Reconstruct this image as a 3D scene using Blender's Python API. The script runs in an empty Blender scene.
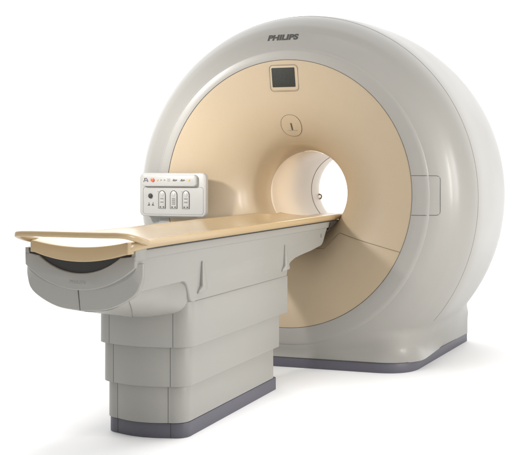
import bpy, bmesh, math
import numpy as np
from mathutils import Vector, Matrix

scene = bpy.context.scene
COL = scene.collection
R = math.radians

# ------------------------------------------------------------------ camera
F, VX, VY = 1050.0, 640.0, 168.0            # focal length and vanishing point of the scanner axis, in photo pixels
PW, PH = 522.0, 455.0
CAM_H = 1.36
yaw = math.atan((VX - PW / 2) / F)
cam = bpy.data.cameras.new('camera')
cam.sensor_width = 36.0
cam.lens = F / PW * 36.0
cam.shift_y = -(PH / 2 - VY) / PW
cam.clip_start = 0.1
cam.clip_end = 300
cam_ob = bpy.data.objects.new('camera', cam)
COL.objects.link(cam_ob)
cam_ob.location = (0, 0, CAM_H)
cam_ob.rotation_euler = (R(90), 0, yaw)
scene.camera = cam_ob

# ------------------------------------------------------------------ world (white studio surround)
world = bpy.data.worlds.new('World')
scene.world = world
world.use_nodes = True
wnt = world.node_tree
bg = wnt.nodes['Background']
# a lit white backdrop behind the machine, a dim studio on the photographer's side
BACK, FRONT = 1.68, 0.45
wtc = wnt.nodes.new('ShaderNodeTexCoord')
wsep = wnt.nodes.new('ShaderNodeSeparateXYZ')
wnt.links.new(wtc.outputs['Generated'], wsep.inputs[0])
wmr = wnt.nodes.new('ShaderNodeMapRange')
wmr.interpolation_type = 'SMOOTHSTEP'
wmr.inputs['From Min'].default_value = -0.10
wmr.inputs['From Max'].default_value = 0.42
wmr.inputs['To Min'].default_value = FRONT
wmr.inputs['To Max'].default_value = BACK
def wmath(op, a, b):
    n_ = wnt.nodes.new('ShaderNodeMath'); n_.operation = op
    for i_, q_ in enumerate((a, b)):
        if isinstance(q_, (int, float)): n_.inputs[i_].default_value = q_
        else: wnt.links.new(q_, n_.inputs[i_])
    return n_.outputs[0]
# surround dimmed rightward to darken the rear cover, brightened overhead to whiten the floor
wx = wmath('MULTIPLY', wmath('MAXIMUM', wsep.outputs['X'], 0.0), 0.8)
wz = wmath('MULTIPLY', wmath('MAXIMUM', wsep.outputs['Z'], 0.0), 0.15)
wv = wmath('ADD', wmath('SUBTRACT', wsep.outputs['Y'], wx), wz)
wnt.links.new(wv, wmr.inputs['Value'])
wnt.links.new(wmr.outputs[0], bg.inputs['Strength'])
bg.inputs['Color'].default_value = (1, 1, 1, 1)

# ------------------------------------------------------------------ studio lamps
def area(name, loc, target, size, size_y, power, color=(1, 1, 1), spread=180):
    l = bpy.data.lights.new(name, 'AREA')
    l.shape = 'RECTANGLE'
    l.size = size
    l.size_y = size_y
    l.energy = power
    l.color = color
    l.spread = R(spread)
    o = bpy.data.objects.new(name, l)
    COL.objects.link(o)
    o.location = loc
    d = Vector(target) - Vector(loc)
    o.rotation_euler = d.to_track_quat('-Z', 'Y').to_euler()
    return o

area('key_softbox', (-4.35, 4.0, 2.6), (-2.95, 6.9, 1.5), 0.20, 0.36, 11.4, (1.0, 0.985, 0.955), 54)
area('front_strip', (3.5, 4.2, 1.9), (-2.7, 7.0, 1.15), 0.14, 1.9, 17.5, (1.0, 0.975, 0.93), 60)
area('floor_fill', (-1.2, 4.4, 5.2), (-1.2, 4.4, 0.0), 3.0, 3.0, 26, (1, 1, 1), 64)  # added overhead fill that whitens the floor and tabletop
area('side_softbox', (3.2, 5.7, 1.9), (-1.8, 6.0, 0.8), 0.13, 2.2, 30, (1.0, 0.99, 0.97), 120)
area('far_floor_fill', (-3.0, 14.5, 4.5), (-3.0, 14.5, 0.0), 16.0, 8.0, 330, (1, 1, 1), 100)  # added fill that keeps the floor behind the scanner white
area('bore_lamp', (-2.262, 7.45, 1.46), (-2.262, 7.35, 1.0), 0.12, 0.8, 2.6, (1.0, 0.83, 0.56))

scene.view_settings.view_transform = 'Standard'
scene.view_settings.look = 'None'
scene.view_settings.exposure = 0.33
scene.view_settings.gamma = 1.0

# ------------------------------------------------------------------ materials
def plastic(name, col, rough=0.38, grain=0.02, bump=0.02, scale=260.0, coat=0.0, spec=0.5, wear=0.0):
    m = bpy.data.materials.new(name)
    m.use_nodes = True
    nt = m.node_tree
    b = nt.nodes['Principled BSDF']
    b.inputs['Roughness'].default_value = rough
    b.inputs['Specular IOR Level'].default_value = spec
    b.inputs['Coat Weight'].default_value = coat
    b.inputs['Coat Roughness'].default_value = 0.2
    tc = nt.nodes.new('ShaderNodeTexCoord')
    n1 = nt.nodes.new('ShaderNodeTexNoise')
    n1.inputs['Scale'].default_value = scale
    n1.inputs['Detail'].default_value = 3
    n2 = nt.nodes.new('ShaderNodeTexNoise')
    n2.inputs['Scale'].default_value = 1.7
    n2.inputs['Detail'].default_value = 4
    nt.links.new(tc.outputs['Object'], n1.inputs['Vector'])
    nt.links.new(tc.outputs['Object'], n2.inputs['Vector'])
    mr = nt.nodes.new('ShaderNodeMapRange')
    mr.inputs['From Min'].default_value = 0.3
    mr.inputs['From Max'].default_value = 0.7
    mr.inputs['To Min'].default_value = 1 - grain
    mr.inputs['To Max'].default_value = 1 + grain
    nt.links.new(n1.outputs['Fac'], mr.inputs['Value'])
    mr2 = nt.nodes.new('ShaderNodeMapRange')
    mr2.inputs['From Min'].default_value = 0.3
    mr2.inputs['From Max'].default_value = 0.7
    mr2.inputs['To Min'].default_value = 0.985
    mr2.inputs['To Max'].default_value = 1.015
    nt.links.new(n2.outputs['Fac'], mr2.inputs['Value'])
    mu = nt.nodes.new('ShaderNodeMath'); mu.operation = 'MULTIPLY'
    nt.links.new(mr.outputs[0], mu.inputs[0]); nt.links.new(mr2.outputs[0], mu.inputs[1])
    vm = nt.nodes.new('ShaderNodeVectorMath'); vm.operation = 'SCALE'
    vm.inputs[0].default_value = col
    nt.links.new(mu.outputs[0], vm.inputs['Scale'])
    nt.links.new(vm.outputs[0], b.inputs['Base Color'])
    rr = nt.nodes.new('ShaderNodeMapRange')
    rr.inputs['From Min'].default_value = 0.3
    rr.inputs['From Max'].default_value = 0.7
    rr.inputs['To Min'].default_value = rough - (0.03 if grain else 0.0)
    rr.inputs['To Max'].default_value = rough + (0.04 if grain else 0.0)
    nt.links.new(n2.outputs['Fac'], rr.inputs['Value'])
    nt.links.new(rr.outputs[0], b.inputs['Roughness'])
    if bump:
        bp = nt.nodes.new('ShaderNodeBump')
        bp.inputs['Strength'].default_value = bump
        bp.inputs['Distance'].default_value = 0.002
        nt.links.new(n1.outputs['Fac'], bp.inputs['Height'])
        nt.links.new(bp.outputs[0], b.inputs['Normal'])
    return m

M = {}
M['white'] = plastic('painted_grey_white', (0.288, 0.277, 0.255), rough=0.42, coat=0.16, spec=0.36)
M['ring'] = plastic('painted_ring_white', (0.288, 0.280, 0.260), rough=0.36, coat=0.1)
M['table'] = plastic('table_grey_white', (0.288, 0.278, 0.254), rough=0.42)
M['cream'] = plastic('cream_fascia', (0.396, 0.311, 0.209), rough=0.42, grain=0.03, bump=0.05, coat=0.16)
M['tan'] = plastic('tan_tabletop', (0.420, 0.305, 0.165), rough=0.23, grain=0.0, bump=0.0, coat=0.0)
M['pad'] = plastic('pale_tabletop_inlay', (0.56, 0.53, 0.48), rough=0.30, grain=0.03, coat=0.4)
M['bore'] = plastic('bore_liner_cream', (0.600, 0.530, 0.438), rough=0.4)
M['kick'] = plastic('slate_kick_strip', (0.090, 0.087, 0.107), rough=0.5, grain=0.1, scale=420)
M['seam'] = plastic('dark_seam', (0.055, 0.05, 0.042), rough=0.7, bump=0)
M['brown'] = plastic('brown_seam', (0.16, 0.11, 0.06), rough=0.7, bump=0)
M['softseam'] = plastic('shallow_seam', (0.17, 0.16, 0.14), rough=0.7, bump=0)
M['black'] = plastic('black_knob_gap_shade', (0.022, 0.021, 0.02), rough=0.6, bump=0)  # knob's own black; elsewhere it stands in for shade in gaps
M['panel'] = plastic('control_panel_white', (0.375, 0.366, 0.347), rough=0.35)
M['glass'] = plastic('dark_screen', (0.034, 0.034, 0.030), rough=0.5, grain=0.15, scale=140, bump=0.0, spec=0.15)
M['ink'] = plastic('grey_ink', (0.05, 0.047, 0.042), rough=0.5, bump=0)
M['softink'] = plastic('soft_grey_ink', (0.19, 0.185, 0.17), rough=0.5, bump=0)
M['red'] = plastic('red_button', (0.62, 0.10, 0.035), rough=0.35, bump=0)
M['amber'] = plastic('amber_lamp', (0.62, 0.33, 0.07), rough=0.35, bump=0)
M['rust'] = plastic('brown_red_tag', (0.30, 0.09, 0.03), rough=0.5, bump=0)
M['metal'] = plastic('pale_latch', (0.42, 0.41, 0.39), rough=0.3, bump=0)

# ------------------------------------------------------------------ helpers
def link(name, me, mat, parent=None, smooth=True, auto=None, label=None):
    o = bpy.data.objects.new(name, me)
    COL.objects.link(o)
    if mat is not None:
        me.materials.append(mat)
    if parent is not None:
        o.parent = parent
    if smooth:
        for p in me.polygons:
            p.use_smooth = True
    if auto is not None:
        me.set_sharp_from_angle(angle=R(auto))
    if label:
        o['label'] = label
    return o

def mesh_from(name, verts, faces):
    me = bpy.data.meshes.new(name)
    me.from_pydata([tuple(map(float, v)) for v in verts], [], [tuple(map(int, f)) for f in faces])
    me.validate()
    me.update()
    return me

def bm_mesh(name, bm):
    bmesh.ops.recalc_face_normals(bm, faces=bm.faces)
    me = bpy.data.meshes.new(name)
    bm.to_mesh(me)
    bm.free()
    return me

def prism(outline, z0, z1, bevel=0.0, seg=3, axis='z', bot_bevel=True):
    """closed outline [(a,b)] extruded; axis z: (x,y,z); axis y: (x,z)->(x,y,z); axis x: (y,z)->(x,y,z)"""
    bm = bmesh.new()
    def P(a, b, h):
        if axis == 'z': return (a, b, h)
        if axis == 'y': return (a, h, b)
        return (h, a, b)
    lo = [bm.verts.new(P(a, b, z0)) for a, b in outline]
    hi = [bm.verts.new(P(a, b, z1)) for a, b in outline]
    n = len(outline)
    fl = bm.faces.new(lo[::-1]); fh = bm.faces.new(hi)
    for i in range(n):
        bm.faces.new((lo[i], lo[(i + 1) % n], hi[(i + 1) % n], hi[i]))
    bmesh.ops.recalc_face_normals(bm, faces=bm.faces)
    if bevel:
        es = set(fh.edges)
        if bot_bevel: es |= set(fl.edges)
        bmesh.ops.bevel(bm, geom=list(es), offset=bevel, segments=seg, profile=0.5, affect='EDGES', clamp_overlap=True)
    return bm

def tube_pts(path, r, n=6, closed=False, squash=None):
    path = [Vector(p) for p in path]
    m = len(path)
    verts, faces = [], []
    up = None
    for i, p in enumerate(path):
        if closed:
            t = path[(i + 1) % m] - path[i - 1]
        else:
            t = path[min(i + 1, m - 1)] - path[max(i - 1, 0)]
        t.normalize()
        if up is None:
            up = Vector((0, 0, 1)) if abs(t.z) < 0.9 else Vector((0, 1, 0))
        a = up - t * up.dot(t)
        if a.length < 1e-4: a = t.orthogonal()
        a.normalize()
        if not (squash): up = a
        b = t.cross(a)
        ra, rb = (r, r) if squash is None else squash
        for k in range(n):
            an = 2 * math.pi * k / n
            ca, sa = math.cos(an), math.sin(an)
            if squash is not None:       # rounded rectangle section
                ca = math.copysign(abs(ca) ** 0.55, ca); sa = math.copysign(abs(sa) ** 0.55, sa)
            verts.append(p + a * (ra * ca) + b * (rb * sa))
    for i in range(m if closed else m - 1):
        j = (i + 1) % m
        for k in range(n):
            k2 = (k + 1) % n
            faces.append((i * n + k, i * n + k2, j * n + k2, j * n + k))
    if not closed:
        faces.append(tuple(range(n))[::-1])
        faces.append(tuple((m - 1) * n + k for k in range(n)))
    return verts, faces

def tube(name, path, r, mat, parent, n=6, closed=False, squash=None, label=None):
    v, f = tube_pts(path, r, n, closed, squash)
    me = mesh_from(name, v, f)
    bm = bmesh.new(); bm.from_mesh(me); bmesh.ops.recalc_face_normals(bm, faces=bm.faces); bm.to_mesh(me); bm.free()
    return link(name, me, mat, parent, auto=60, label=label)

def catmull(pts, per=8, closed=False):
    P = [np.array(p, float) for p in pts]
    out = []
    n = len(P)
    rng = range(n) if closed else range(n - 1)
    for i in rng:
        p1, p2 = P[i], P[(i + 1) % n]
        p0 = P[i - 1] if (closed or i > 0) else 2 * p1 - p2
        p3 = P[(i + 2) % n] if (closed or i + 2 < n) else 2 * p2 - p1
        for k in range(per):
            t = k / per
            out.append(0.5 * ((2 * p1) + (-p0 + p2) * t + (2 * p0 - 5 * p1 + 4 * p2 - p3) * t * t + (-p0 + 3 * p1 - 3 * p2 + p3) * t ** 3))
    if not closed: out.append(P[-1])
    return [tuple(p) for p in out]

def rrect(x0, x1, y0, y1, r, n=6):
    pts = []
    for cx, cy, a0 in ((x1 - r, y1 - r, 0), (x0 + r, y1 - r, 90), (x0 + r, y0 + r, 180), (x1 - r, y0 + r, 270)):
        for k in range(n + 1):
            a = R(a0 + 90 * k / n)
            pts.append((cx + r * math.cos(a), cy + r * math.sin(a)))
    return pts

def round_poly(pts, rad, n=6):
    """round the corners of a polygon; rad per corner"""
    out = []
    m = len(pts)
    for i in range(m):
        p = np.array(pts[i], float); a = np.array(pts[i - 1], float); b = np.array(pts[(i + 1) % m], float)
        r = rad[i] if hasattr(rad, '__len__') else rad
        if r <= 0:
            out.append(tuple(p)); continue
        u = (a - p); lu = np.linalg.norm(u); u /= lu
        v = (b - p); lv = np.linalg.norm(v); v /= lv
        ang = math.acos(max(-1, min(1, float(u @ v))))
        d = min(r / math.tan(ang / 2), lu * 0.49, lv * 0.49)
        p0, p2 = p + u * d, p + v * d
        for k in range(n + 1):
            t = k / n
            out.append(tuple((1 - t) ** 2 * p0 + 2 * t * (1 - t) * p + t * t * p2))
    return out

def empty(name, loc, rz, label, cat):
    o = bpy.data.objects.new(name, None)
    COL.objects.link(o)
    o.location = loc
    o.rotation_euler = (0, 0, rz)
    o.empty_display_size = 0.2
    o['label'] = label
    o['category'] = cat
    return o

# ------------------------------------------------------------------ floor
fl = link('floor', mesh_from('floor', [(-14, -4, 0), (9, -4, 0), (9, 18, 0), (-14, 18, 0)], [(0, 1, 2, 3)]), None, smooth=False)
fm = plastic('white_studio_floor', (0.95, 0.95, 0.95), rough=0.8, grain=0.004, bump=0, spec=0.2)
fl.data.materials.append(fm)
fl['kind'] = 'structure'

# ================================================================== SCANNER
# everything below is written in world metres; the scanner's Empty stands at its foot
GX, GY = -2.27, 6.81
scanner = empty('mri_scanner', (GX, 7.6, 0), 0,
                'large round grey-white scanner with cream dished front and open bore', 'MRI scanner')
SC = Vector((GX, 7.6, 0))
def to_scanner(verts):
    return [(v[0] - SC.x, v[1] - SC.y, v[2] - SC.z) for v in verts]
def slink(name, verts, faces, mat, parent=None, auto=None, label=None, recalc=True):
    me = mesh_from(name, to_scanner(verts), faces)
    if recalc:
        bm = bmesh.new(); bm.from_mesh(me); bmesh.ops.recalc_face_normals(bm, faces=bm.faces); bm.to_mesh(me); bm.free()
    return link(name, me, mat, parent or scanner, auto=auto, label=label)
def sbm(name, bm, mat, parent=None, auto=30, label=None):
    bmesh.ops.translate(bm, verts=bm.verts, vec=-SC)
    return link(name, bm_mesh(name, bm), mat, parent or scanner, auto=auto, label=label)

DX, DZ, ASP = -2.262, 1.155, 1.031          # drum centre and upright stretch
BX, BZ, BASP = -2.288, 1.184, 1.040         # cream fascia centre

# body section: rho, y
PROFILE = [(0.889, 6.90), (0.889, 6.835), (0.893, 6.822), (0.905, 6.8175), (0.935, 6.8170), (0.960, 6.8175), (0.978, 6.8205),
           (1.0, 6.8265), (1.03, 6.8392), (1.06, 6.8550), (1.10, 6.8795), (1.13, 6.9035), (1.165, 6.940), (1.212, 7.02), (1.243, 7.11), (1.262, 7.22),
           (1.277, 7.40), (1.29, 7.62), (1.299, 7.90), (1.295, 8.12), (1.272, 8.32), (1.215, 8.48), (1.11, 8.58),
           (0.95, 8.63), (0.6, 8.655), (0.44, 8.66), (0.40, 8.63), (0.385, 8.55), (0.385, 7.5), (0.47, 7.24), (0.64, 7.05), (0.85, 6.945), (0.875, 6.93)]
pr = np.array(PROFILE)

def poly_sdf(P, a, b):
    """signed distance to closed polygon P (n,2) of points (a,b)"""
    d2 = np.full(a.shape, 1e9); inside = np.zeros(a.shape, bool)
    n = len(P)
    for i in range(n):
        x0, y0 = P[i]; x1, y1 = P[(i + 1) % n]
        ex, ey = x1 - x0, y1 - y0
        wx, wy = a - x0, b - y0
        t = np.clip((wx * ex + wy * ey) / (ex * ex + ey * ey), 0, 1)
        dx, dy = wx - ex * t, wy - ey * t
        d2 = np.minimum(d2, dx * dx + dy * dy)
        c = ((y0 > b) != (y1 > b)) & (a < (x1 - x0) * (b - y0) / (y1 - y0 + 1e-12) + x0)
        inside ^= c
    return np.where(inside, -1, 1) * np.sqrt(d2)

# smooth the outer profile, then bake the section distance to a table
prof_s = np.array(catmull(PROFILE, 4, closed=True))
TR = np.linspace(0, 2.6, 521); TY = np.linspace(6.5, 9.0, 501)
tab = poly_sdf(prof_s, *np.meshgrid(TR, TY, indexing='ij'))
def bil(tabl, A, B, a, b):
    fa = np.clip((a - A[0]) / (A[1] - A[0]), 0, len(A) - 1.001); fb = np.clip((b - B[0]) / (B[1] - B[0]), 0, len(B) - 1.001)
    i = fa.astype(int); j = fb.astype(int); u = fa - i; v = fb - j
    return (tabl[i, j] * (1 - u) * (1 - v) + tabl[i + 1, j] * u * (1 - v) + tabl[i, j + 1] * (1 - u) * v + tabl[i + 1, j + 1] * u * v)

PLAN = np.array(round_poly([(-0.838, 6.872), (0.838, 6.872), (0.999, 8.312), (-0.999, 8.312)], [0.26, 0.26, 0.012, 0.012], 10))
PX = np.linspace(-1.7, 1.7, 681); PY = np.linspace(6.5, 9.0, 501)
ptab = poly_sdf(PLAN, *np.meshgrid(PX, PY, indexing='ij'))

def smin(a, b, k):
    h = np.clip(0.5 + 0.5 * (b - a) / k, 0, 1)
    return b * (1 - h) + a * h - k * h * (1 - h)

def sdf(x, y, z):
    rho = np.hypot(x - DX, (z - DZ) / ASP)
    for _ in range(2):                     # the rim eases from the drum's centre to the fascia's
        w = np.clip((rho - 0.889) / 0.141, 0, 1)
        rho = np.hypot(x - (BX + (DX - BX) * w), (z - (BZ + (DZ - BZ) * w)) / (BASP + (ASP - BASP) * w))
    d1 = bil(tab, TR, TY, rho, y)
    dp = bil(ptab, PX, PY, x - GX, y)
    flare = 0.055 * np.clip((0.155 - z) / 0.10, 0, 1) ** 1.6       # foot of the plinth kicks out to the strip
    flare = flare * np.clip((7.6 - y) / 0.6, 0, 1)
    dp = dp - flare
    top = z - 0.262
    w = 0.05
    d2 = np.minimum(np.maximum(dp + w, top + w), 0) + np.sqrt(np.maximum(dp + w, 0) ** 2 + np.maximum(top + w, 0) ** 2) - w
    return smin(d1, d2, 0.004 + (0.05 + 0.06 * np.clip((y - 6.95) / 0.25, 0, 1)) * np.clip((rho - 0.955) / 0.09, 0, 1))

def surface_nets(h=0.018):
    x0, x1, y0, y1, z0, z1 = -3.66, -0.88, 6.74, 8.74, 0.0, 2.56
    xs = np.arange(x0, x1, h); ys = np.arange(y0, y1, h); zs = np.arange(z0, z1, h)
    V = np.empty((len(xs), len(ys), len(zs)), np.float32)
    YY, ZZ = np.meshgrid(ys, zs, indexing='ij')
    for i, x in enumerate(xs):
        V[i] = sdf(np.full(YY.shape, x), YY, ZZ)
    S = V < 0
    c = S[:-1, :-1, :-1].astype(int)
    for di, dj, dk in ((1,0,0),(0,1,0),(0,0,1),(1,1,0),(1,0,1),(0,1,1),(1,1,1)):
        c = c + S[di:di + c.shape[0], dj:dj + c.shape[1], dk:dk + c.shape[2]]
    act = (c > 0) & (c < 8)
    idx = -np.ones(act.shape, int)
    I = np.argwhere(act); idx[act] = np.arange(len(I))
    acc = np.zeros((len(I), 3)); cnt = np.zeros(len(I))
    corners = [(a, b, d) for a in (0, 1) for b in (0, 1) for d in (0, 1)]
    for a in corners:
        for ax in range(3):
            if a[ax] == 0:
                b = list(a); b[ax] = 1
                va = V[I[:,0]+a[0], I[:,1]+a[1], I[:,2]+a[2]]; vb = V[I[:,0]+b[0], I[:,1]+b[1], I[:,2]+b[2]]
                m = (va < 0) != (vb < 0)
                t = np.where(m, va / (va - vb + 1e-12), 0)
                p = np.array(a, float)[None] + np.zeros((len(I), 3)); p[:, ax] += t
                acc[m] += p[m]; cnt[m] += 1
    P = (I + acc / cnt[:, None]) * h + np.array([xs[0], ys[0], zs[0]])
    faces = []
    for ax in range(3):
        sl0 = [slice(None)] * 3; sl1 = [slice(None)] * 3
        sl0[ax] = slice(0, -1); sl1[ax] = slice(1, None)
        cr = np.argwhere(S[tuple(sl0)] != S[tuple(sl1)])
        o1, o2 = [(1, 2), (2, 0), (0, 1)][ax]
        ok = (cr[:, o1] > 0) & (cr[:, o2] > 0) & (cr[:, o1] < act.shape[o1]) & (cr[:, o2] < act.shape[o2]) & (cr[:, ax] < act.shape[ax])
        cr = cr[ok]
        d1 = np.zeros(3, int); d1[o1] = 1; d2 = np.zeros(3, int); d2[o2] = 1
        q = [idx[tuple((cr - a).T)] for a in (d1 * 0, d1, d1 + d2, d2)]
        q = np.stack(q, 1)
        flip = S[tuple(cr.T)]
        q[~flip] = q[~flip][:, ::-1]
        faces.append(q)
    Fq = np.concatenate(faces)
    def grad(P, e=0.004):
        g = np.stack([(sdf(*(P + np.eye(3)[k] * e).T) - sdf(*(P - np.eye(3)[k] * e).T)) / (2 * e) for k in range(3)], 1)
        return g
    for it in range(5):
        g = grad(P); d = sdf(*P.T)
        P = P - g * (d / np.maximum((g * g).sum(1), 1e-3))[:, None] * 0.9
    return P, Fq
VP, VF = surface_nets()

body_me = mesh_from('body', VP, VF)
def cut(me, co, no, name, extra=None):
    bm = bmesh.new(); bm.from_mesh(me)
    bmesh.ops.bisect_plane(bm, geom=bm.verts[:] + bm.edges[:] + bm.faces[:], plane_co=co, plane_no=no, clear_outer=True)
    if extra:
        bmesh.ops.bisect_plane(bm, geom=bm.verts[:] + bm.edges[:] + bm.faces[:], plane_co=extra[0], plane_no=extra[1], clear_outer=True)
    return bm
SEAM_Y = 7.11
FOOT = 0.066
sbm('front_cover', cut(body_me, (0, SEAM_Y, 0), (0, 1, 0), 'f', ((0, 0, FOOT), (0, 0, -1))), M['white'], auto=50)
sbm('rear_cover', cut(body_me, (0, SEAM_Y, 0), (0, -1, 0), 'r', ((0, 0, FOOT), (0, 0, -1))), M['white'], auto=50)

def ray_y(x, z, lo=6.74, hi=7.6):
    """depth of the front surface of the body at world x, z"""
    x = np.atleast_1d(np.asarray(x, float)); z = np.atleast_1d(np.asarray(z, float))
    y = np.full(x.shape, lo)
    for _ in range(60):
        y = y + np.clip(sdf(x, y, z), -0.02, 0.05) * 0.8
    return y

def ring_curve(y, n=260, zmin=0.30):
    """outer outline of the body in the plane y"""
    out = []
    th = np.linspace(R(-90), R(270), n, endpoint=False)
    rr = np.full(n, 1.7)
    for _ in range(60):
        d = sdf(DX + rr * np.cos(th), np.full(n, y), DZ + rr * np.sin(th))
        rr = rr - d * 0.8
    pts = [(DX + r_ * math.cos(t), y, DZ + r_ * math.sin(t)) for r_, t in zip(rr, th)]
    return [p for p in pts if p[2] > zmin]
tube('cover_seam', to_scanner(ring_curve(SEAM_Y)), 0.0015, M['softseam'], scanner)

# flat ring round the cream fascia: exact turned profile
def lathe_pts(prof, cx, cz, n=256, asp=None):
    v, f = [], []
    for i, (r, y, a) in enumerate(prof):
        for k in range(n):
            t = 2 * math.pi * k / n
            v.append((cx + r * math.cos(t), y, cz + a * r * math.sin(t)))
    for i in range(len(prof) - 1):
        for k in range(n):
            k2 = (k + 1) % n
            f.append((i * n + k, i * n + k2, (i + 1) * n + k2, (i + 1) * n + k))
    return v, f
rp = [(0.8822, 6.86), (0.8822, 6.8150), (0.8835, 6.8118), (0.8870, 6.8108), (0.92, 6.8108), (0.952, 6.8111), (0.961, 6.8117), (0.968, 6.8133), (0.974, 6.8158), (0.980, 6.8192), (0.985, 6.8238), (0.987, 6.832)]
def ring_w(r): return np.clip((np.asarray(r, float) - 0.889) / 0.141, 0, 1)
def ring_r(x, z):
    x = np.asarray(x, float); z = np.asarray(z, float); r = np.full(x.shape, 1.0)
    for _ in range(12):
        w = ring_w(r)
        r = np.hypot(x - (BX + (DX - BX) * w), (z - (BZ + (DZ - BZ) * w)) / (BASP + (ASP - BASP) * w))
    return r
v, f = [], []
NR = 288
for r, y in rp:
    w = float(ring_w(r))
    for k in range(NR):
        t = 2 * math.pi * k / NR
        v.append((BX + (DX - BX) * w + r * math.cos(t), y, BZ + (DZ - BZ) * w + (BASP + (ASP - BASP) * w) * r * math.sin(t)))
for i in range(len(rp) - 1):
    for k in range(NR):
        k2 = (k + 1) % NR
        f.append((i * NR + k, i * NR + k2, (i + 1) * NR + k2, (i + 1) * NR + k))
slink('front_ring', v, f, M['white'], auto=40)

# cream dished fascia, trumpet shaped into the bore
def dish_y(r):
    P = [(0.30, 7.32), (0.305, 7.25), (0.318, 7.185), (0.345, 7.115), (0.385, 7.052), (0.44, 6.992), (0.52, 6.932), (0.62, 6.883), (0.74, 6.846), (0.84, 6.822), (0.882, 6.8135)]
    C = catmull(P, 8)
    rs = np.array([p[0] for p in C]); ys = np.array([p[1] for p in C])
    return np.interp(r, rs, ys)
BOX, BOZ = -2.262, 1.183                      # bore centre
def dish_point(r, t):
    w = (r - 0.30) / (0.882 - 0.30)
    w = max(0.0, min(1.0, w))
    cx = BOX + (BX - BOX) * w; cz = BOZ + (BZ - BOZ) * w
    asp = 1 + (BASP - 1) * w
    x = cx + r * math.cos(t); z = cz + asp * r * math.sin(t)
    y = float(dish_y(r))
    return x, y, z
def dish_at(x, z):
    """depth of the cream surface at world x, z"""
    r = 0.6; 
    for _ in range(20):
        w = max(0.0, min(1.0, (r - 0.30) / 0.582))
        cx = BOX + (BX - BOX) * w; cz = BOZ + (BZ - BOZ) * w; asp = 1 + (BASP - 1) * w
        r = math.hypot(x - cx, (z - cz) / asp)
    return float(dish_y(r))
rad = [0.30 + 0.582 * (i / 70) ** 1.25 for i in range(71)]
NT = 288
dv, df = [], []
for r_ in rad:
    for k in range(NT):
        dv.append(dish_point(r_, 2 * math.pi * k / NT))
for i in range(len(rad) - 1):
    for k in range(NT):
        k2 = (k + 1) % NT
        df.append((i * NT + k, i * NT + k2, (i + 1) * NT + k2, (i + 1) * NT + k))
dish = mesh_from('dish', dv, df)
# lower service panel: below two sloping lines and inside a notch that follows the table
c1 = (-1.958, 0.913); r1 = (-1.478, 0.803)    # right-hand seam
n1 = (-2.06, 0.80)
def mir(p): return (2 * BX - p[0], p[1])
def line_z(p, q, x): return p[1] + (q[1] - p[1]) * (x - p[0]) / (q[0] - p[0])
def seam_z(x):
    if x < BX: x = 2 * BX - x
    if x > c1[0]: return line_z(c1, (r1[0], r1[1]), x)
    if x > n1[0]: return line_z(n1, c1, x)
    return n1[1]
bm = bmesh.new(); bm.from_mesh(dish)
def bis(p, q):
    d = Vector((q[0] - p[0], 0, q[1] - p[1])); no = Vector((d.z, 0, -d.x)).normalized()
    near = [e for e in bm.edges if min(p[0], q[0]) - 0.03 < (e.verts[0].co.x + e.verts[1].co.x) / 2 < max(p[0], q[0]) + 0.03]
    vs = set(); fs = set()
    for e in near:
        vs.update(e.verts); fs.update(e.link_faces)
    bmesh.ops.bisect_plane(bm, geom=list(vs) + list(near) + list(fs), plane_co=(p[0], 0, p[1]), plane_no=no)
r1e = (-1.38, line_z(c1, r1, -1.38))
for p, q in ((c1, r1e), (n1, c1), (mir(n1), n1), (mir(c1), mir(n1)), (mir(r1e), mir(c1))):
    bis(p, q)
low = [f_ for f_ in bm.faces if f_.calc_center_median().z < seam_z(f_.calc_center_median().x)]
bml = bm.copy()
lowi = {f_.index for f_ in low}
bml.faces.ensure_lookup_table()
bm.faces.ensure_lookup_table()
bm.faces.index_update(); lowi = {f_.index for f_ in low}
bml.faces.index_update()
bmesh.ops.delete(bm, geom=low, context='FACES')
bmesh.ops.delete(bml, geom=[f_ for f_ in bml.faces if f_.index not in lowi], context='FACES')
for b_ in (bm, bml):
    for f_ in b_.faces:
        if f_.normal.y > 0: f_.normal_flip()
def raw(name, b_, mat):
    bmesh.ops.translate(b_, verts=b_.verts, vec=-SC)
    me = bpy.data.meshes.new(name); b_.to_mesh(me); b_.free()
    return link(name, me, mat, scanner)
raw('front_fascia', bm, M['cream'])
raw('lower_fascia_panel', bml, M['cream'])
path = []
xs = list(np.linspace(mir(r1)[0], r1[0], 90))
for x in xs:
    z = seam_z(x); path.append((x, dish_at(x, z) - 0.0006, z))
tube('panel_seam', to_scanner(path), 0.0017, M['brown'], scanner)
path = [dish_point(0.8818, 2 * math.pi * k / 200) for k in range(200)]
tube('fascia_seam', to_scanner([(p[0], 6.8130, p[2]) for p in path]), 0.0016, M['seam'], scanner, closed=True)

# bore tube
bp_ = [(0.3, 7.31), (0.3, 7.6), (0.3, 8.0), (0.3, 8.35), (0.3, 8.5), (0.303, 8.56), (0.315, 8.61), (0.335, 8.645), (0.36, 8.663), (0.40, 8.672), (0.47, 8.676)]
v, f = lathe_pts([(r, y, 1.0) for r, y in bp_], BOX, BOZ, 160)
liner = slink('bore_liner', v, f, M['bore'], recalc=False, auto=60)
path = [(BOX + 0.2995 * math.cos(2 * math.pi * k / 120), 8.33, BOZ + 0.2995 * math.sin(2 * math.pi * k / 120)) for k in range(120)]
tube('liner_seam', to_scanner(path), 0.0022, M['brown'], liner, closed=True)
# inner rails that carry the tabletop through the bore
bmr = prism(rrect(BOX - 0.235, BOX + 0.235, 0.935, 0.985, 0.015), 7.26, 8.55, 0.006, 2, 'y')
sbm('bore_bridge', bmr, M['bore'])
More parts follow.
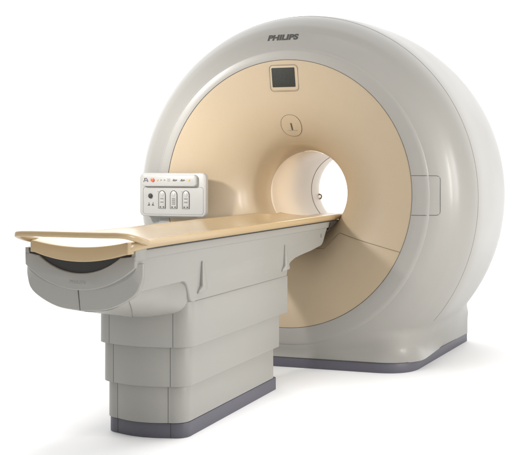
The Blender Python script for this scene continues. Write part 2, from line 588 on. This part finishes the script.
# small tag at the rear opening and a hook
a = R(66)
bmr = prism(rrect(-0.022, 0.022, -0.006, 0.006, 0.003), 0, 0.03, 0.001, 1, 'z')
bmesh.ops.rotate(bmr, verts=bmr.verts, matrix=Matrix.Rotation(R(-30), 3, 'Y'))
bmesh.ops.translate(bmr, verts=bmr.verts, vec=(BOX - 0.150, 8.44, BOZ + 0.262))
sbm('laser_tag', bmr, M['rust'])
hk = [(BOX - 0.298, 8.54, BOZ - 0.045), (BOX - 0.282, 8.54, BOZ - 0.05), (BOX - 0.276, 8.54, BOZ - 0.062), (BOX - 0.28, 8.54, BOZ - 0.078), (BOX - 0.292, 8.54, BOZ - 0.084)]
tube('hook', to_scanner(catmull(hk, 5)), 0.007, M['cream'], scanner, n=8)

# kick strip round the plinth
kp = round_poly([(GX - 0.845, 6.806), (GX + 0.845, 6.806), (GX + 0.993, 8.318), (GX - 0.993, 8.318)], [0.27, 0.27, 0.012, 0.012], 12)
sbm('kick_strip', prism(kp, 0.0, 0.065, 0.004, 2, 'z'), M['kick'])
tube('kick_seam', to_scanner([(p[0], p[1], 0.0662) for p in kp]), 0.0022, M['seam'], scanner, closed=True)

# status screen in its rounded bezel
def dish_plate(outline, lift, thick, bevel):
    """plate whose front lies 'lift' before the cream surface's mean plane around it"""
    xs = [p[0] for p in outline]; zs = [p[1] for p in outline]
    cx, cz = (min(xs) + max(xs)) / 2, (min(zs) + max(zs)) / 2
    y = dish_at(cx, cz)
    return prism(outline, y - lift, y - lift + thick, bevel, 3, 'y'), y
b_, y0 = dish_plate(rrect(-2.397, -2.202, 1.893, 2.062, 0.022), 0.008, 0.03, 0.006)
for q_ in b_.verts: q_.co.y += dish_at(q_.co.x, q_.co.z) - y0
bez = sbm('screen_bezel', b_, M['cream'])
tube('bezel_outline', to_scanner([(p[0], dish_at(*p) - 0.0005, p[1]) for p in rrect(-2.402, -2.197, 1.888, 2.067, 0.026)]), 0.0015, M['softink'], bez, closed=True)
b_ = prism(rrect(-2.3845, -2.2185, 1.9165, 2.0475, 0.006), y0 - 0.0095, y0 - 0.002, 0.001, 2, 'y')
for q_ in b_.verts: q_.co.y += dish_at(q_.co.x, q_.co.z) - y0
sbm('status_screen', b_, M['glass'], bez)

# round laser aperture below the screen
ex, ez = -2.288, 1.655
oval = []
for k in range(48):
    t = 2 * math.pi * k / 48
    rx = 0.072; rz = 0.074 if math.sin(t) > 0 else 0.070
    p = (ex + math.copysign(abs(math.cos(t)) ** 0.92, math.cos(t)) * rx, ez + math.copysign(abs(math.sin(t)) ** 0.92, math.sin(t)) * rz)
    oval.append(p)
# a thin lid that follows the dish
vv = [(ex, dish_at(ex, ez) - 0.004, ez)]; ff = []
for j in range(1, 5):
    for p in oval:
        x = ex + (p[0] - ex) * j / 4; z = ez + (p[1] - ez) * j / 4
        vv.append((x, dish_at(x, z) - 0.004, z))
n = len(oval)
for k in range(n):
    ff.append((0, 1 + k, 1 + (k + 1) % n))
for j in range(3):
    for k in range(n):
        ff.append((1 + j * n + k, 1 + j * n + (k + 1) % n, 1 + (j + 1) * n + (k + 1) % n, 1 + (j + 1) * n + k))
for p in oval: vv.append((p[0], dish_at(*p) + 0.003, p[1]))
for k in range(n):
    ff.append((1 + 3 * n + k, 1 + 3 * n + (k + 1) % n, 1 + 4 * n + (k + 1) % n, 1 + 4 * n + k))
lid = slink('laser_port', vv, ff, M['cream'], auto=40)
tube('port_outline', to_scanner([(p[0] * 1.0, dish_at(*p) - 0.002, p[1]) for p in oval]), 0.0019, M['seam'], lid, closed=True)
b_ = prism(rrect(ex - 0.0035, ex + 0.0045, ez - 0.030, ez + 0.018, 0.003, 3), -0.0008, 0.006, 0, 1, 'y')
for q_ in b_.verts: q_.co.y += dish_at(q_.co.x, q_.co.z) - 0.0072
sbm('slot', b_, M['seam'], lid)
tube('scribe_line', to_scanner([(ex - 0.036 + 0.072 * k / 8, dish_at(ex - 0.036 + 0.072 * k / 8, ez - 0.032) - 0.0048, ez - 0.032) for k in range(9)]), 0.0013, M['softink'], lid)

# service hatch on the right of the ring
ho = round_poly([(-1.411, 1.050), (-1.226, 1.051), (-1.226, 1.310), (-1.411, 1.310)], [0.0, 0.03, 0.03, 0.0], 6)
dens = []
for i in range(len(ho)):
    a_, b__ = np.array(ho[i]), np.array(ho[(i + 1) % len(ho)])
    m_ = max(1, int(np.linalg.norm(a_ - b__) / 0.015))
    for k in range(m_): dens.append(tuple(a_ + (b__ - a_) * k / m_))
open_path = [p for p in dens if not (p[0] < -1.408 and 1.055 < p[1] < 1.305)]
i0 = next(i for i, p in enumerate(open_path) if abs(p[1] - 1.05) < 0.003 and p[0] < -1.40)
open_path = open_path[i0:] + open_path[:i0]
hy = ray_y([p[0] for p in open_path], [p[1] for p in open_path])
pth = [(p[0], min(float(y), 6.8106 if float(ring_r(p[0], p[1])) < 0.967 else 9.0), p[1]) for p, y in zip(open_path, hy)]
gx = np.linspace(-1.318, -1.230, 8); gz = np.linspace(1.056, 1.304, 14)
hv = []
GXX, GZZ = np.meshgrid(gx, gz)
gy = ray_y(GXX.ravel(), GZZ.ravel()) - 0.0015
hv = [(x, y, z) for x, y, z in zip(GXX.ravel(), gy, GZZ.ravel())]
hf = [(j * 8 + i, j * 8 + i + 1, (j + 1) * 8 + i + 1, (j + 1) * 8 + i) for j in range(13) for i in range(7)]
hatch = slink('service_hatch', hv, hf, M['white'])
if hatch.data.polygons[0].normal.y > 0: hatch.data.flip_normals()
tube('hatch_seam', to_scanner(pth), 0.0016, M['seam'], hatch)

# maker's lettering on the upper ring, wrapped on the cover
def text_mesh(body, size, shear, offset, extr, space=1.0):
    cu = bpy.data.curves.new('t', 'FONT'); cu.body = body; cu.size = size; cu.shear = shear; cu.offset = offset
    cu.extrude = extr; cu.align_x = 'CENTER'; cu.align_y = 'CENTER'; cu.resolution_u = 6; cu.space_character = space
    o = bpy.data.objects.new('t', cu); COL.objects.link(o)
    dg = bpy.context.evaluated_depsgraph_get()
    me = bpy.data.meshes.new_from_object(o.evaluated_get(dg))
    bpy.data.objects.remove(o)
    return me
me = text_mesh('PHILIPS', 0.053, 0.07, 0.0026, 0.0012, 1.02)
co = np.array([v_.co[:] for v_ in me.vertices])
w_ = co[:, 0].max() - co[:, 0].min()
co[:, 0] *= 0.222 / w_
X = -2.318 + co[:, 0]; Z = 2.260 + co[:, 1] + co[:, 0] * 0.004
Y = ray_y(X, Z)
for v_, x, y, z, e in zip(me.vertices, X, Y, Z, co[:, 2]):
    v_.co = (x - SC.x, y - 0.0008 - e - SC.y, z - SC.z)
link('maker_lettering', me, M['ink'], scanner, smooth=False)

# ------------------------------------------------------------------ control panel on the left flank
PX0, PX1, PZ0, PZ1, PYF = -3.353, -2.841, 1.018, 1.326, 6.740
cp = sbm('control_panel', prism(rrect(PX0, PX1, PZ0, PZ1, 0.035, 8), PYF, PYF + 0.050, 0.010, 3, 'y'), M['panel'])
sbm('mounting_bracket', prism(rrect(PX0 + 0.05, PX1 - 0.10, PZ0 - 0.012, PZ1 - 0.05, 0.02), PYF + 0.045, 6.90, 0.004, 2, 'y'), M['white'], cp)
tube('panel_groove', to_scanner([(p[0], PYF - 0.0002, p[1]) for p in rrect(PX0 + 0.030, PX1 - 0.018, PZ0 + 0.016, PZ1 - 0.10, 0.02)]), 0.0012, M['softink'], cp, closed=True)
strip = sbm('button_strip', prism(rrect(PX0 + 0.032, PX1 - 0.062, PZ1 - 0.096, PZ1 - 0.012, 0.022, 6), PYF - 0.028, PYF + 0.01, 0.009, 3, 'y'), M['panel'], cp)
def px(u): return -3.353 + (u - 141.0) / 66.0 * 0.512          # along the panel, photo column to metres
yz = PYF - 0.028
def disc(name, x, z, rx, rz, y, th, mat, par, n=20):
    out = [(x + rx * math.cos(2 * math.pi * k / n), z + rz * math.sin(2 * math.pi * k / n)) for k in range(n)]
    return sbm(name, prism(out, y - th, y + 0.002, th * 0.4, 2, 'y'), mat, par)
def slab(name, x0, x1, z0, z1, y, th, mat, par, r=0.002):
    return sbm(name, prism(rrect(x0, x1, z0, z1, min(r, (x1 - x0) * 0.45, (z1 - z0) * 0.45), 3), y - th, y + 0.002, 0, 1, 'y'), mat, par)
zt = 1.276
disc('stop_button', px(156.1), zt, 0.0140, 0.0140, yz, 0.009, M['red'], strip)
disc('amber_lamp', px(161), zt - 0.001, 0.0055, 0.0075, yz, 0.004, M['amber'], strip)
disc('amber_lamp', px(192.3), zt - 0.001, 0.0065, 0.0075, yz, 0.004, M['amber'], strip)
# little symbols: one merged mark per symbol
def mark(name, shapes, y, mat, par, th=0.0012):
    bm = bmesh.new()
    for sh in shapes:
        lo = [bm.verts.new((a, y - th, b)) for a, b in sh]
        hi = [bm.verts.new((a, y + 0.001, b)) for a, b in sh]
        bm.faces.new(lo); bm.faces.new(hi[::-1])
        for i in range(len(sh)):
            bm.faces.new((lo[i], hi[i], hi[(i + 1) % len(sh)], lo[(i + 1) % len(sh)]))
    return sbm(name, bm, mat, par)
def box2(x0, x1, z0, z1): return [(x0, z0), (x1, z0), (x1, z1), (x0, z1)]
def tri(x, z, s_): return [(x - s_, z - s_), (x + s_, z), (x - s_, z + s_)]
x = px(149.2)
mark('patient_symbol', [box2(x - 0.016, x + 0.018, zt - 0.008, zt - 0.003), box2(x - 0.012, x - 0.003, zt + 0.0, zt + 0.013),
     [(x - 0.002, zt + 0.012), (x + 0.012, zt - 0.002), (x + 0.016, zt + 0.001), (x + 0.003, zt + 0.016)], box2(x - 0.018, x - 0.012, zt - 0.014, zt - 0.009), box2(x + 0.012, x + 0.018, zt - 0.014, zt - 0.009)], yz, M['ink'], strip)
for u in (164.8, 168.3): mark('arrow_symbol', [tri(px(u), zt - 0.001, 0.0065)], yz, M['softink'], strip)
x = px(172.2)
mark('level_symbol', [box2(x - 0.011, x + 0.011, zt + 0.006, zt + 0.009), box2(x - 0.011, x + 0.011, zt - 0.001, zt + 0.002), box2(x - 0.011, x + 0.011, zt - 0.009, zt - 0.006)], yz, M['softink'], strip)
for u in (178.3, 186.0):
    x = px(u)
    mark('travel_symbol', [box2(x - 0.017, x + 0.004, zt - 0.008, zt - 0.001), box2(x - 0.013, x - 0.002, zt + 0.001, zt + 0.006), tri(x + 0.012, zt - 0.001, 0.0065)], yz, M['ink'], strip)
zk = 1.163
disc('rotary_knob', px(152.3), zk, 0.0155, 0.0175, PYF, 0.012, M['black'], cp)
for u, s_ in ((150.6, 1), (154.9, -1)):
    x = px(u); z = 1.100
    mark('speed_symbol', [[(x - 0.012, z - 0.006), (x + 0.010, z - 0.006), (x + 0.004 * s_, z + 0.008)], box2(x - 0.002, x + 0.003, z + 0.008, z + 0.016)], PYF, M['ink'], cp)
for u in (163.9, 175.5, 187.6):
    x = px(u)
    w2 = 0.0255
    arch = []
    for k in range(13):
        t = math.pi * k / 12
        arch.append((x + w2 * math.cos(t), 1.170 + 0.030 * math.sin(t)))
    arch += [(x - w2, 1.075), (x + w2, 1.075)]
    keypad = sbm('key_group', prism(arch, PYF - 0.003, PYF + 0.003, 0.001, 2, 'y'), M['panel'], cp)
    tube('key_outline', to_scanner([(a, PYF - 0.0022, b) for a, b in arch]), 0.0023, M['ink'], keypad, closed=True)
    disc('key', x, 1.172, 0.011, 0.012, PYF - 0.003, 0.003, M['panel'], keypad)
    for q in range(4):
        slab('key', x - 0.0125, x + 0.0125, 1.140 - q * 0.0125, 1.148 - q * 0.0125, PYF - 0.003, 0.002, M['softink'] if q % 2 == 0 or u == 175.5 else M['metal'], keypad)
    for dx in (-0.012, 0.012):
        slab('key', x + dx - 0.006, x + dx + 0.006, 1.081, 1.089, PYF - 0.003, 0.002, M['ink'], keypad)
    if u != 175.5:
        slab('indicator', x - 0.036, x - 0.028, 1.191, 1.196, PYF, 0.0012, M['softink'], cp)

# ================================================================== PATIENT TABLE
TA = R(1.8)
table = empty('patient_table', (-2.37, 4.8, 0), -TA,
              'long patient table with tan dished top on stepped grey-white column, docked at scanner', 'patient table')
def tbm(name, bm, mat, parent=None, auto=35, label=None):
    return link(name, bm_mesh(name, bm), mat, parent or table, auto=auto, label=label)

def plan(hw, y0, y1, bulge, rc, rb=0.012, n=10):
    """column footprint: bowed front, rounded front corners"""
    pts = []
    m = 14
    xe = hw - rc
    for k in range(m + 1):
        x = -xe + 2 * xe * k / m
        pts.append((x, y0 - bulge * (1 - (x / xe) ** 2)))
    # tangent-ish corner on the right, then the back
    def corner(sx):
        P0 = np.array([sx * xe, y0]); P1 = np.array([sx * (hw - 0.004), y0 + 0.012]); P2 = np.array([sx * hw, y0 + rc])
        return [tuple((1 - t) ** 2 * P0 + 2 * t * (1 - t) * P1 + t * t * P2) for t in np.linspace(0, 1, n + 1)[1:]]
    right = corner(1); left = corner(-1)[::-1]
    back = [(hw, y1 - rb), (hw - rb, y1), (-hw + rb, y1), (-hw, y1 - rb)]
    return pts + right + back + left

tbm('kick_base', prism(plan(0.226, 0.015, 1.315, 0.03, 0.075), 0.0, 0.076, 0.004, 2, 'z'), M['kick'])
SEG = [('lower', 0.229, 0.0, 1.262, 0.079, 0.285, 0.034), ('middle', 0.247, -0.012, 1.315, 0.264, 0.480, 0.034), ('upper', 0.266, -0.022, 1.412, 0.4635, 0.694, 0.034)]
for nm, hw, y0, y1, z0, z1, bu in SEG:
    sg = tbm('column_segment', prism(plan(hw, y0, y1, bu, 0.085), z0, z1, 0.004, 2, 'z'), M['table'])
    for sx in (-1, 1):
        xe = hw - 0.085
        tube('segment_seam', [(sx * xe, y0 + 0.0008, z0 + 0.002), (sx * xe, y0 + 0.0008, z1 - 0.002)], 0.0017, M['seam'], sg)
for sx in (-1, 1):
    tube('kick_joint', [(sx * 0.151, 0.0155, 0.002), (sx * 0.151, 0.0155, 0.074)], 0.0022, M['seam'], table)

# beam housing: side outline (y, z)
side = [(-0.575, 0.990), (-0.575, 0.92), (-0.53, 0.90), (-0.53, 0.80), (-0.05, 0.803), (0.0, 0.69), (1.378, 0.690), (1.398, 0.735), (1.445, 0.768), (1.53, 0.788), (1.66, 0.800), (1.85, 0.812), (2.085, 0.836), (2.14, 0.90), (2.235, 0.990)]
srad = [0.0, 0.0, 0.0, 0.02, 0.055, 0.06, 0.01, 0.05, 0.08, 0.15, 0.3, 0.3, 0.10, 0.08, 0.0]
beam = tbm('beam_housing', prism(round_poly(side, srad, 7), -0.270, 0.270, 0.012, 4, 'x'), M['table'])
# upper lip band on each side
for sx in (-1, 1):
    prof = [(0.266, 0.991), (0.266, 0.950), (0.271, 0.946), (0.2765, 0.9515), (0.2765, 0.986), (0.273, 0.991)]
    bm = bmesh.new()
    A = [bm.verts.new((sx * x, -0.56, z)) for x, z in prof]; B = [bm.verts.new((sx * x, 2.215 if z > 0.96 else 2.195, z)) for x, z in prof]
    n = len(prof)
    bm.faces.new(A); bm.faces.new(B[::-1])
    for i in range(n): bm.faces.new((A[i], A[(i + 1) % n], B[(i + 1) % n], B[i]))
    tbm('side_lip', bm, M['table'], beam)
# shut line between beam and column
sq = plan(0.2665, -0.018, 1.4, 0.034, 0.085)
tube('beam_seam', [(0.2675, y, 0.6925) for y in np.linspace(0.06, 1.40, 12)], 0.0020, M['softseam'], beam)
# latches (two tapered levers on each side)
for sx in (-1, 1):
    for yb in (0.115, 1.325):
        bm = bmesh.new()
        prof = [(yb + 0.008, 0.886, 0.008), (yb + 0.022, 0.886, 0.008), (yb + 0.040, 0.744, 0.027), (yb + 0.030, 0.736, 0.028), (yb - 0.010, 0.733, 0.020), (yb - 0.045, 0.727, 0.010), (yb - 0.036, 0.741, 0.010), (yb - 0.010, 0.762, 0.018)]
        inn = [bm.verts.new((sx * 0.266, y, z)) for y, z, h in prof]
        out = [bm.verts.new((sx * (0.270 + h), y, z)) for y, z, h in prof]
        n = len(prof)
        bm.faces.new(inn); bm.faces.new(out[::-1])
        for i in range(n): bm.faces.new((inn[i], inn[(i + 1) % n], out[(i + 1) % n], out[i]))
        bmesh.ops.recalc_face_normals(bm, faces=bm.faces)
        bmesh.ops.bevel(bm, geom=bm.edges[:], offset=0.004, segments=2, profile=0.5, affect='EDGES')
        tbm('release_lever', bm, M['table'], beam)
# lock near the scanner end and cable eye
for sx in (-1, 1):
    bm = prism([(2.045 + 0.011 * math.cos(2 * math.pi * k / 14), 0.900 + 0.013 * math.sin(2 * math.pi * k / 14)) for k in range(14)], sx * 0.268, sx * 0.274, 0.001, 1, 'x')
    tbm('lock_cap', bm, M['softink'], beam)
tube('cable_eye', catmull([(0.262, 2.20, 0.985), (0.264, 2.245, 0.978), (0.264, 2.262, 0.955), (0.262, 2.235, 0.930), (0.258, 2.185, 0.925)], 5), 0.008, M['ink'], beam, n=8)

# head end: crescent face, bumper band and keel
def arc(hw, ztop, zb, n=24, e=2.0):
    """from (+hw, ztop) under to (-hw, ztop)"""
    out = []
    for k in range(n + 1):
        x = hw * math.cos(math.pi * k / n)
        out.append((x, ztop - (ztop - zb) * math.sin(math.pi * k / n) ** (2.0 / e) if k not in (0, n) else ztop))
    return out
def circ_arc(hw, ztop, zb, n=24):
    h = ztop - zb
    Rr = (hw * hw + h * h) / (2 * h)
    a0 = math.asin(min(1, hw / Rr))
    cz = zb + Rr
    return [(Rr * math.sin(a0 - 2 * a0 * k / n), cz - Rr * math.cos(a0 - 2 * a0 * k / n)) for k in range(n + 1)]
outer = circ_arc(0.286, 0.915, 0.806, 28)
inner = circ_arc(0.212, 0.960, 0.884, 24)
cres = [(0.288, 0.968)] + outer + [(-0.288, 0.968)] + inner[::-1]
bb = prism(cres, -0.612, -0.50, 0.006, 3, 'y')
for q_ in bb.verts:
    if q_.co.y < -0.56: q_.co.y += (q_.co.z - 0.806) * 0.0
bezel = tbm('head_bezel', bb, M['table'])
for sx in (-1, 1):
    tbm('bezel_ear', prism([(sx * 0.2895, 0.945), (sx * 0.262, 0.945), (sx * 0.272, 0.992), (sx * 0.2895, 0.994)], -0.608, -0.50, 0.004, 2, 'y'), M['table'], bezel)
# black block standing in for the shade between crescent and tabletop
bb = prism([(0.268, 0.990), (0.262, 0.957)] + circ_arc(0.235, 0.955, 0.872, 24) + [(-0.262, 0.957), (-0.268, 0.990)], -0.600, -0.2, 0.0, 1, 'y')
for q_ in bb.verts:
    if q_.co.y < -0.5: q_.co.y -= 0.002
tbm('head_shade_fill', bb, M['black'], bezel)
me = text_mesh('PHILIPS', 0.022, 0.0, 0.0004, 0.0008, 1.1)
for v_ in me.vertices:
    x, y, z = v_.co
    v_.co = (x * 1.12 - 0.006, -0.6122 - z, 0.842 + y)
link('embossed_lettering', me, M['table'], bezel, smooth=False)

# lofted bumper + keel
def resample(P, n):
    P = np.array(P, float); d = np.r_[0, np.cumsum(np.linalg.norm(np.diff(P, axis=0), axis=1))]
    t = np.linspace(0, d[-1], n)
    return np.stack([np.interp(t, d, P[:, 0]), np.interp(t, d, P[:, 1])], 1)
def half(ctrl, n=22):
    C = np.array(catmull(ctrl, 6))
    h_ = resample(C, n)
    full = np.concatenate([h_, (h_ * np.array([-1, 1]))[::-1][1:]])
    return full
def loft(name, secs, mat, parent, auto=35, cap=True):
    v, f = [], []
    n = len(secs[0][1])
    for y, P in secs:
        for x, z in P: v.append((x, y, z))
    for i in range(len(secs) - 1):
        for k in range(n - 1):
            f.append((i * n + k, i * n + k + 1, (i + 1) * n + k + 1, (i + 1) * n + k))
        f.append((i * n + n - 1, i * n, (i + 1) * n, (i + 1) * n + n - 1))
    if cap == 'strip':                      # concave board section: stitch the upper curve to the lower one
        for b_ in (0, (len(secs) - 1) * n):
            for k in range(26):
                f.append((b_ + k, b_ + k + 1, b_ + 58 - k - 1, b_ + 58 - k))
            f.append(tuple(b_ + k for k in range(26, 33))); f.append(tuple([b_ + 0] + [b_ + k for k in range(63, 57, -1)]))
    elif cap:
        f.append(tuple(range(n))[::-1]); f.append(tuple((len(secs) - 1) * n + k for k in range(n)))
    me = mesh_from(name, v, f)
    bm = bmesh.new(); bm.from_mesh(me); bmesh.ops.recalc_face_normals(bm, faces=bm.faces); bm.to_mesh(me); bm.free()
    return link(name, me, mat, parent, auto=auto)
sA = half([(0.282, 0.930), (0.283, 0.905), (0.24, 0.864), (0.13, 0.820), (0, 0.808)])
sB = half([(0.298, 0.932), (0.296, 0.86), (0.262, 0.790), (0.14, 0.728), (0, 0.712)])
sB2 = half([(0.303, 0.932), (0.301, 0.86), (0.266, 0.786), (0.14, 0.723), (0, 0.707)])
bump = loft('bumper_band', [(-0.600, sA), (-0.596, sA), (-0.580, sB), (-0.573, sB2), (-0.548, sB2), (-0.540, sB)], M['table'], table)
for q_ in bump.data.vertices:
    if q_.co.y < -0.55: q_.co.y += max(0.0, q_.co.z - 0.806) * 0.05 * min(1.0, (-0.55 - q_.co.y) / 0.03)
bump.data.set_sharp_from_angle(angle=R(35))
tube('bumper_seam', [(-0.012, -0.5975, 0.806), (-0.012, -0.589, 0.762), (-0.012, -0.5795, 0.712), (-0.012, -0.55, 0.7065)], 0.0018, M['seam'], bump)
k1 = half([(0.240, 0.90), (0.238, 0.82), (0.222, 0.768), (0.13, 0.716), (0, 0.700)])
k2 = half([(0.215, 0.90), (0.212, 0.80), (0.190, 0.722), (0.12, 0.668), (0, 0.655)])
k3 = half([(0.222, 0.90), (0.218, 0.79), (0.202, 0.700), (0.14, 0.636), (0, 0.620)])
k4 = half([(0.258, 0.90), (0.258, 0.80), (0.252, 0.71), (0.20, 0.64), (0, 0.612)])
keel = loft('keel_cover', [(-0.545, k1), (-0.30, k2), (-0.12, k3), (-0.035, k4), (0.03, k4)], M['table'], table)
tube('keel_seam', catmull([(0.221, -0.545, 0.766), (0.197, -0.494, 0.7435), (0.171, -0.433, 0.7165), (0.131, -0.351, 0.6808), (0.06, -0.22, 0.643), (0.006, -0.113, 0.619)], 5), 0.0018, M['softseam'], keel)

# tabletop: dished tan board
def top_section(y, hw, zrim, dish, thick, n=26, xo=0.0):
    """closed section (x,z): dished top, rounded rims, shallow under-curve"""
    P = []
    xi = hw - 0.030
    for k in range(n + 1):
        x = xi - 2 * xi * k / n
        P.append((x, zrim - 0.006 - dish * (1 - (x / xi) ** 2)))
    rim = [(0.016, 0.0), (0.006, -0.003), (0.0, -0.012), (0.001, -thick * 0.75), (0.008, -thick)]
    left = [(-hw + a, zrim + b) for a, b in rim]
    right = [(hw - a, zrim + b) for a, b in rim][::-1]
    U = []
    xb = hw - 0.03
    for k in range(n + 1):
        x = -xb + 2 * xb * k / n
        U.append((x, zrim - thick - 0.003 - (dish * 0.95) * (1 - (x / xb) ** 2)))
    return [(x + xo, z) for x, z in P + left + U + right]
secs = []
for y, hw, zr, ds, th in ((-0.655, 0.248, 1.028, 0.022, 0.044), (-0.645, 0.254, 1.031, 0.025, 0.045), (-0.60, 0.268, 1.035, 0.027, 0.043), (-0.52, 0.289, 1.0375, 0.028, 0.041), (-0.44, 0.300, 1.0375, 0.028, 0.040), *[(float(q_), 0.303, 1.0375, 0.027, 0.0395) for q_ in np.arange(-0.3, 2.3, 0.1)], (2.40, 0.300, 1.0375, 0.024, 0.038), (2.55, 0.285, 1.038, 0.02, 0.038), (2.60, 0.255, 1.035, 0.018, 0.034)):
    secs.append((y, np.array(top_section(y, hw, zr, ds, th, xo=0.03 * min(1.0, max(0.0, (-0.40 - y) / 0.2))))))
top = loft('tabletop', secs, M['tan'], table, auto=50, cap='strip')
# apron under the near end: curved tan front
ap_t = circ_arc(0.242, 1.033, 1.007, 24)
ap_b = circ_arc(0.232, 0.978, 0.9405, 24)
aout = ap_t + [(-0.253, 1.026), (-0.252, 0.979)] + ap_b[::-1] + [(0.252, 0.979), (0.253, 1.026)]
tbm('front_apron', prism([(x + 0.031, z) for x, z in aout], -0.668, -0.56, 0.006, 3, 'y'), M['tan'], top)
# grab bar
gp = catmull([(-0.262, -0.54, 1.022), (-0.275, -0.60, 1.032), (-0.281, -0.655, 1.048), (-0.268, -0.690, 1.060), (-0.20, -0.706, 1.064), (-0.08, -0.712, 1.065), (0.05, -0.712, 1.065), (0.17, -0.706, 1.065), (0.262, -0.694, 1.065), (0.292, -0.655, 1.055), (0.306, -0.60, 1.040), (0.306, -0.54, 1.024)], 6)
tube('grab_bar', gp, 0.014, M['tan'], top, n=12, squash=(0.0135, 0.017))
# black strip standing in for the shade in the gap under the board
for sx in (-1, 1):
    tbm('gap_shade_strip', prism([(sx * 0.262, 0.989), (sx * 0.280, 0.989), (sx * 0.280, 0.999), (sx * 0.262, 0.999)], -0.49, 2.30, 0, 1, 'y'), M['black'], top)
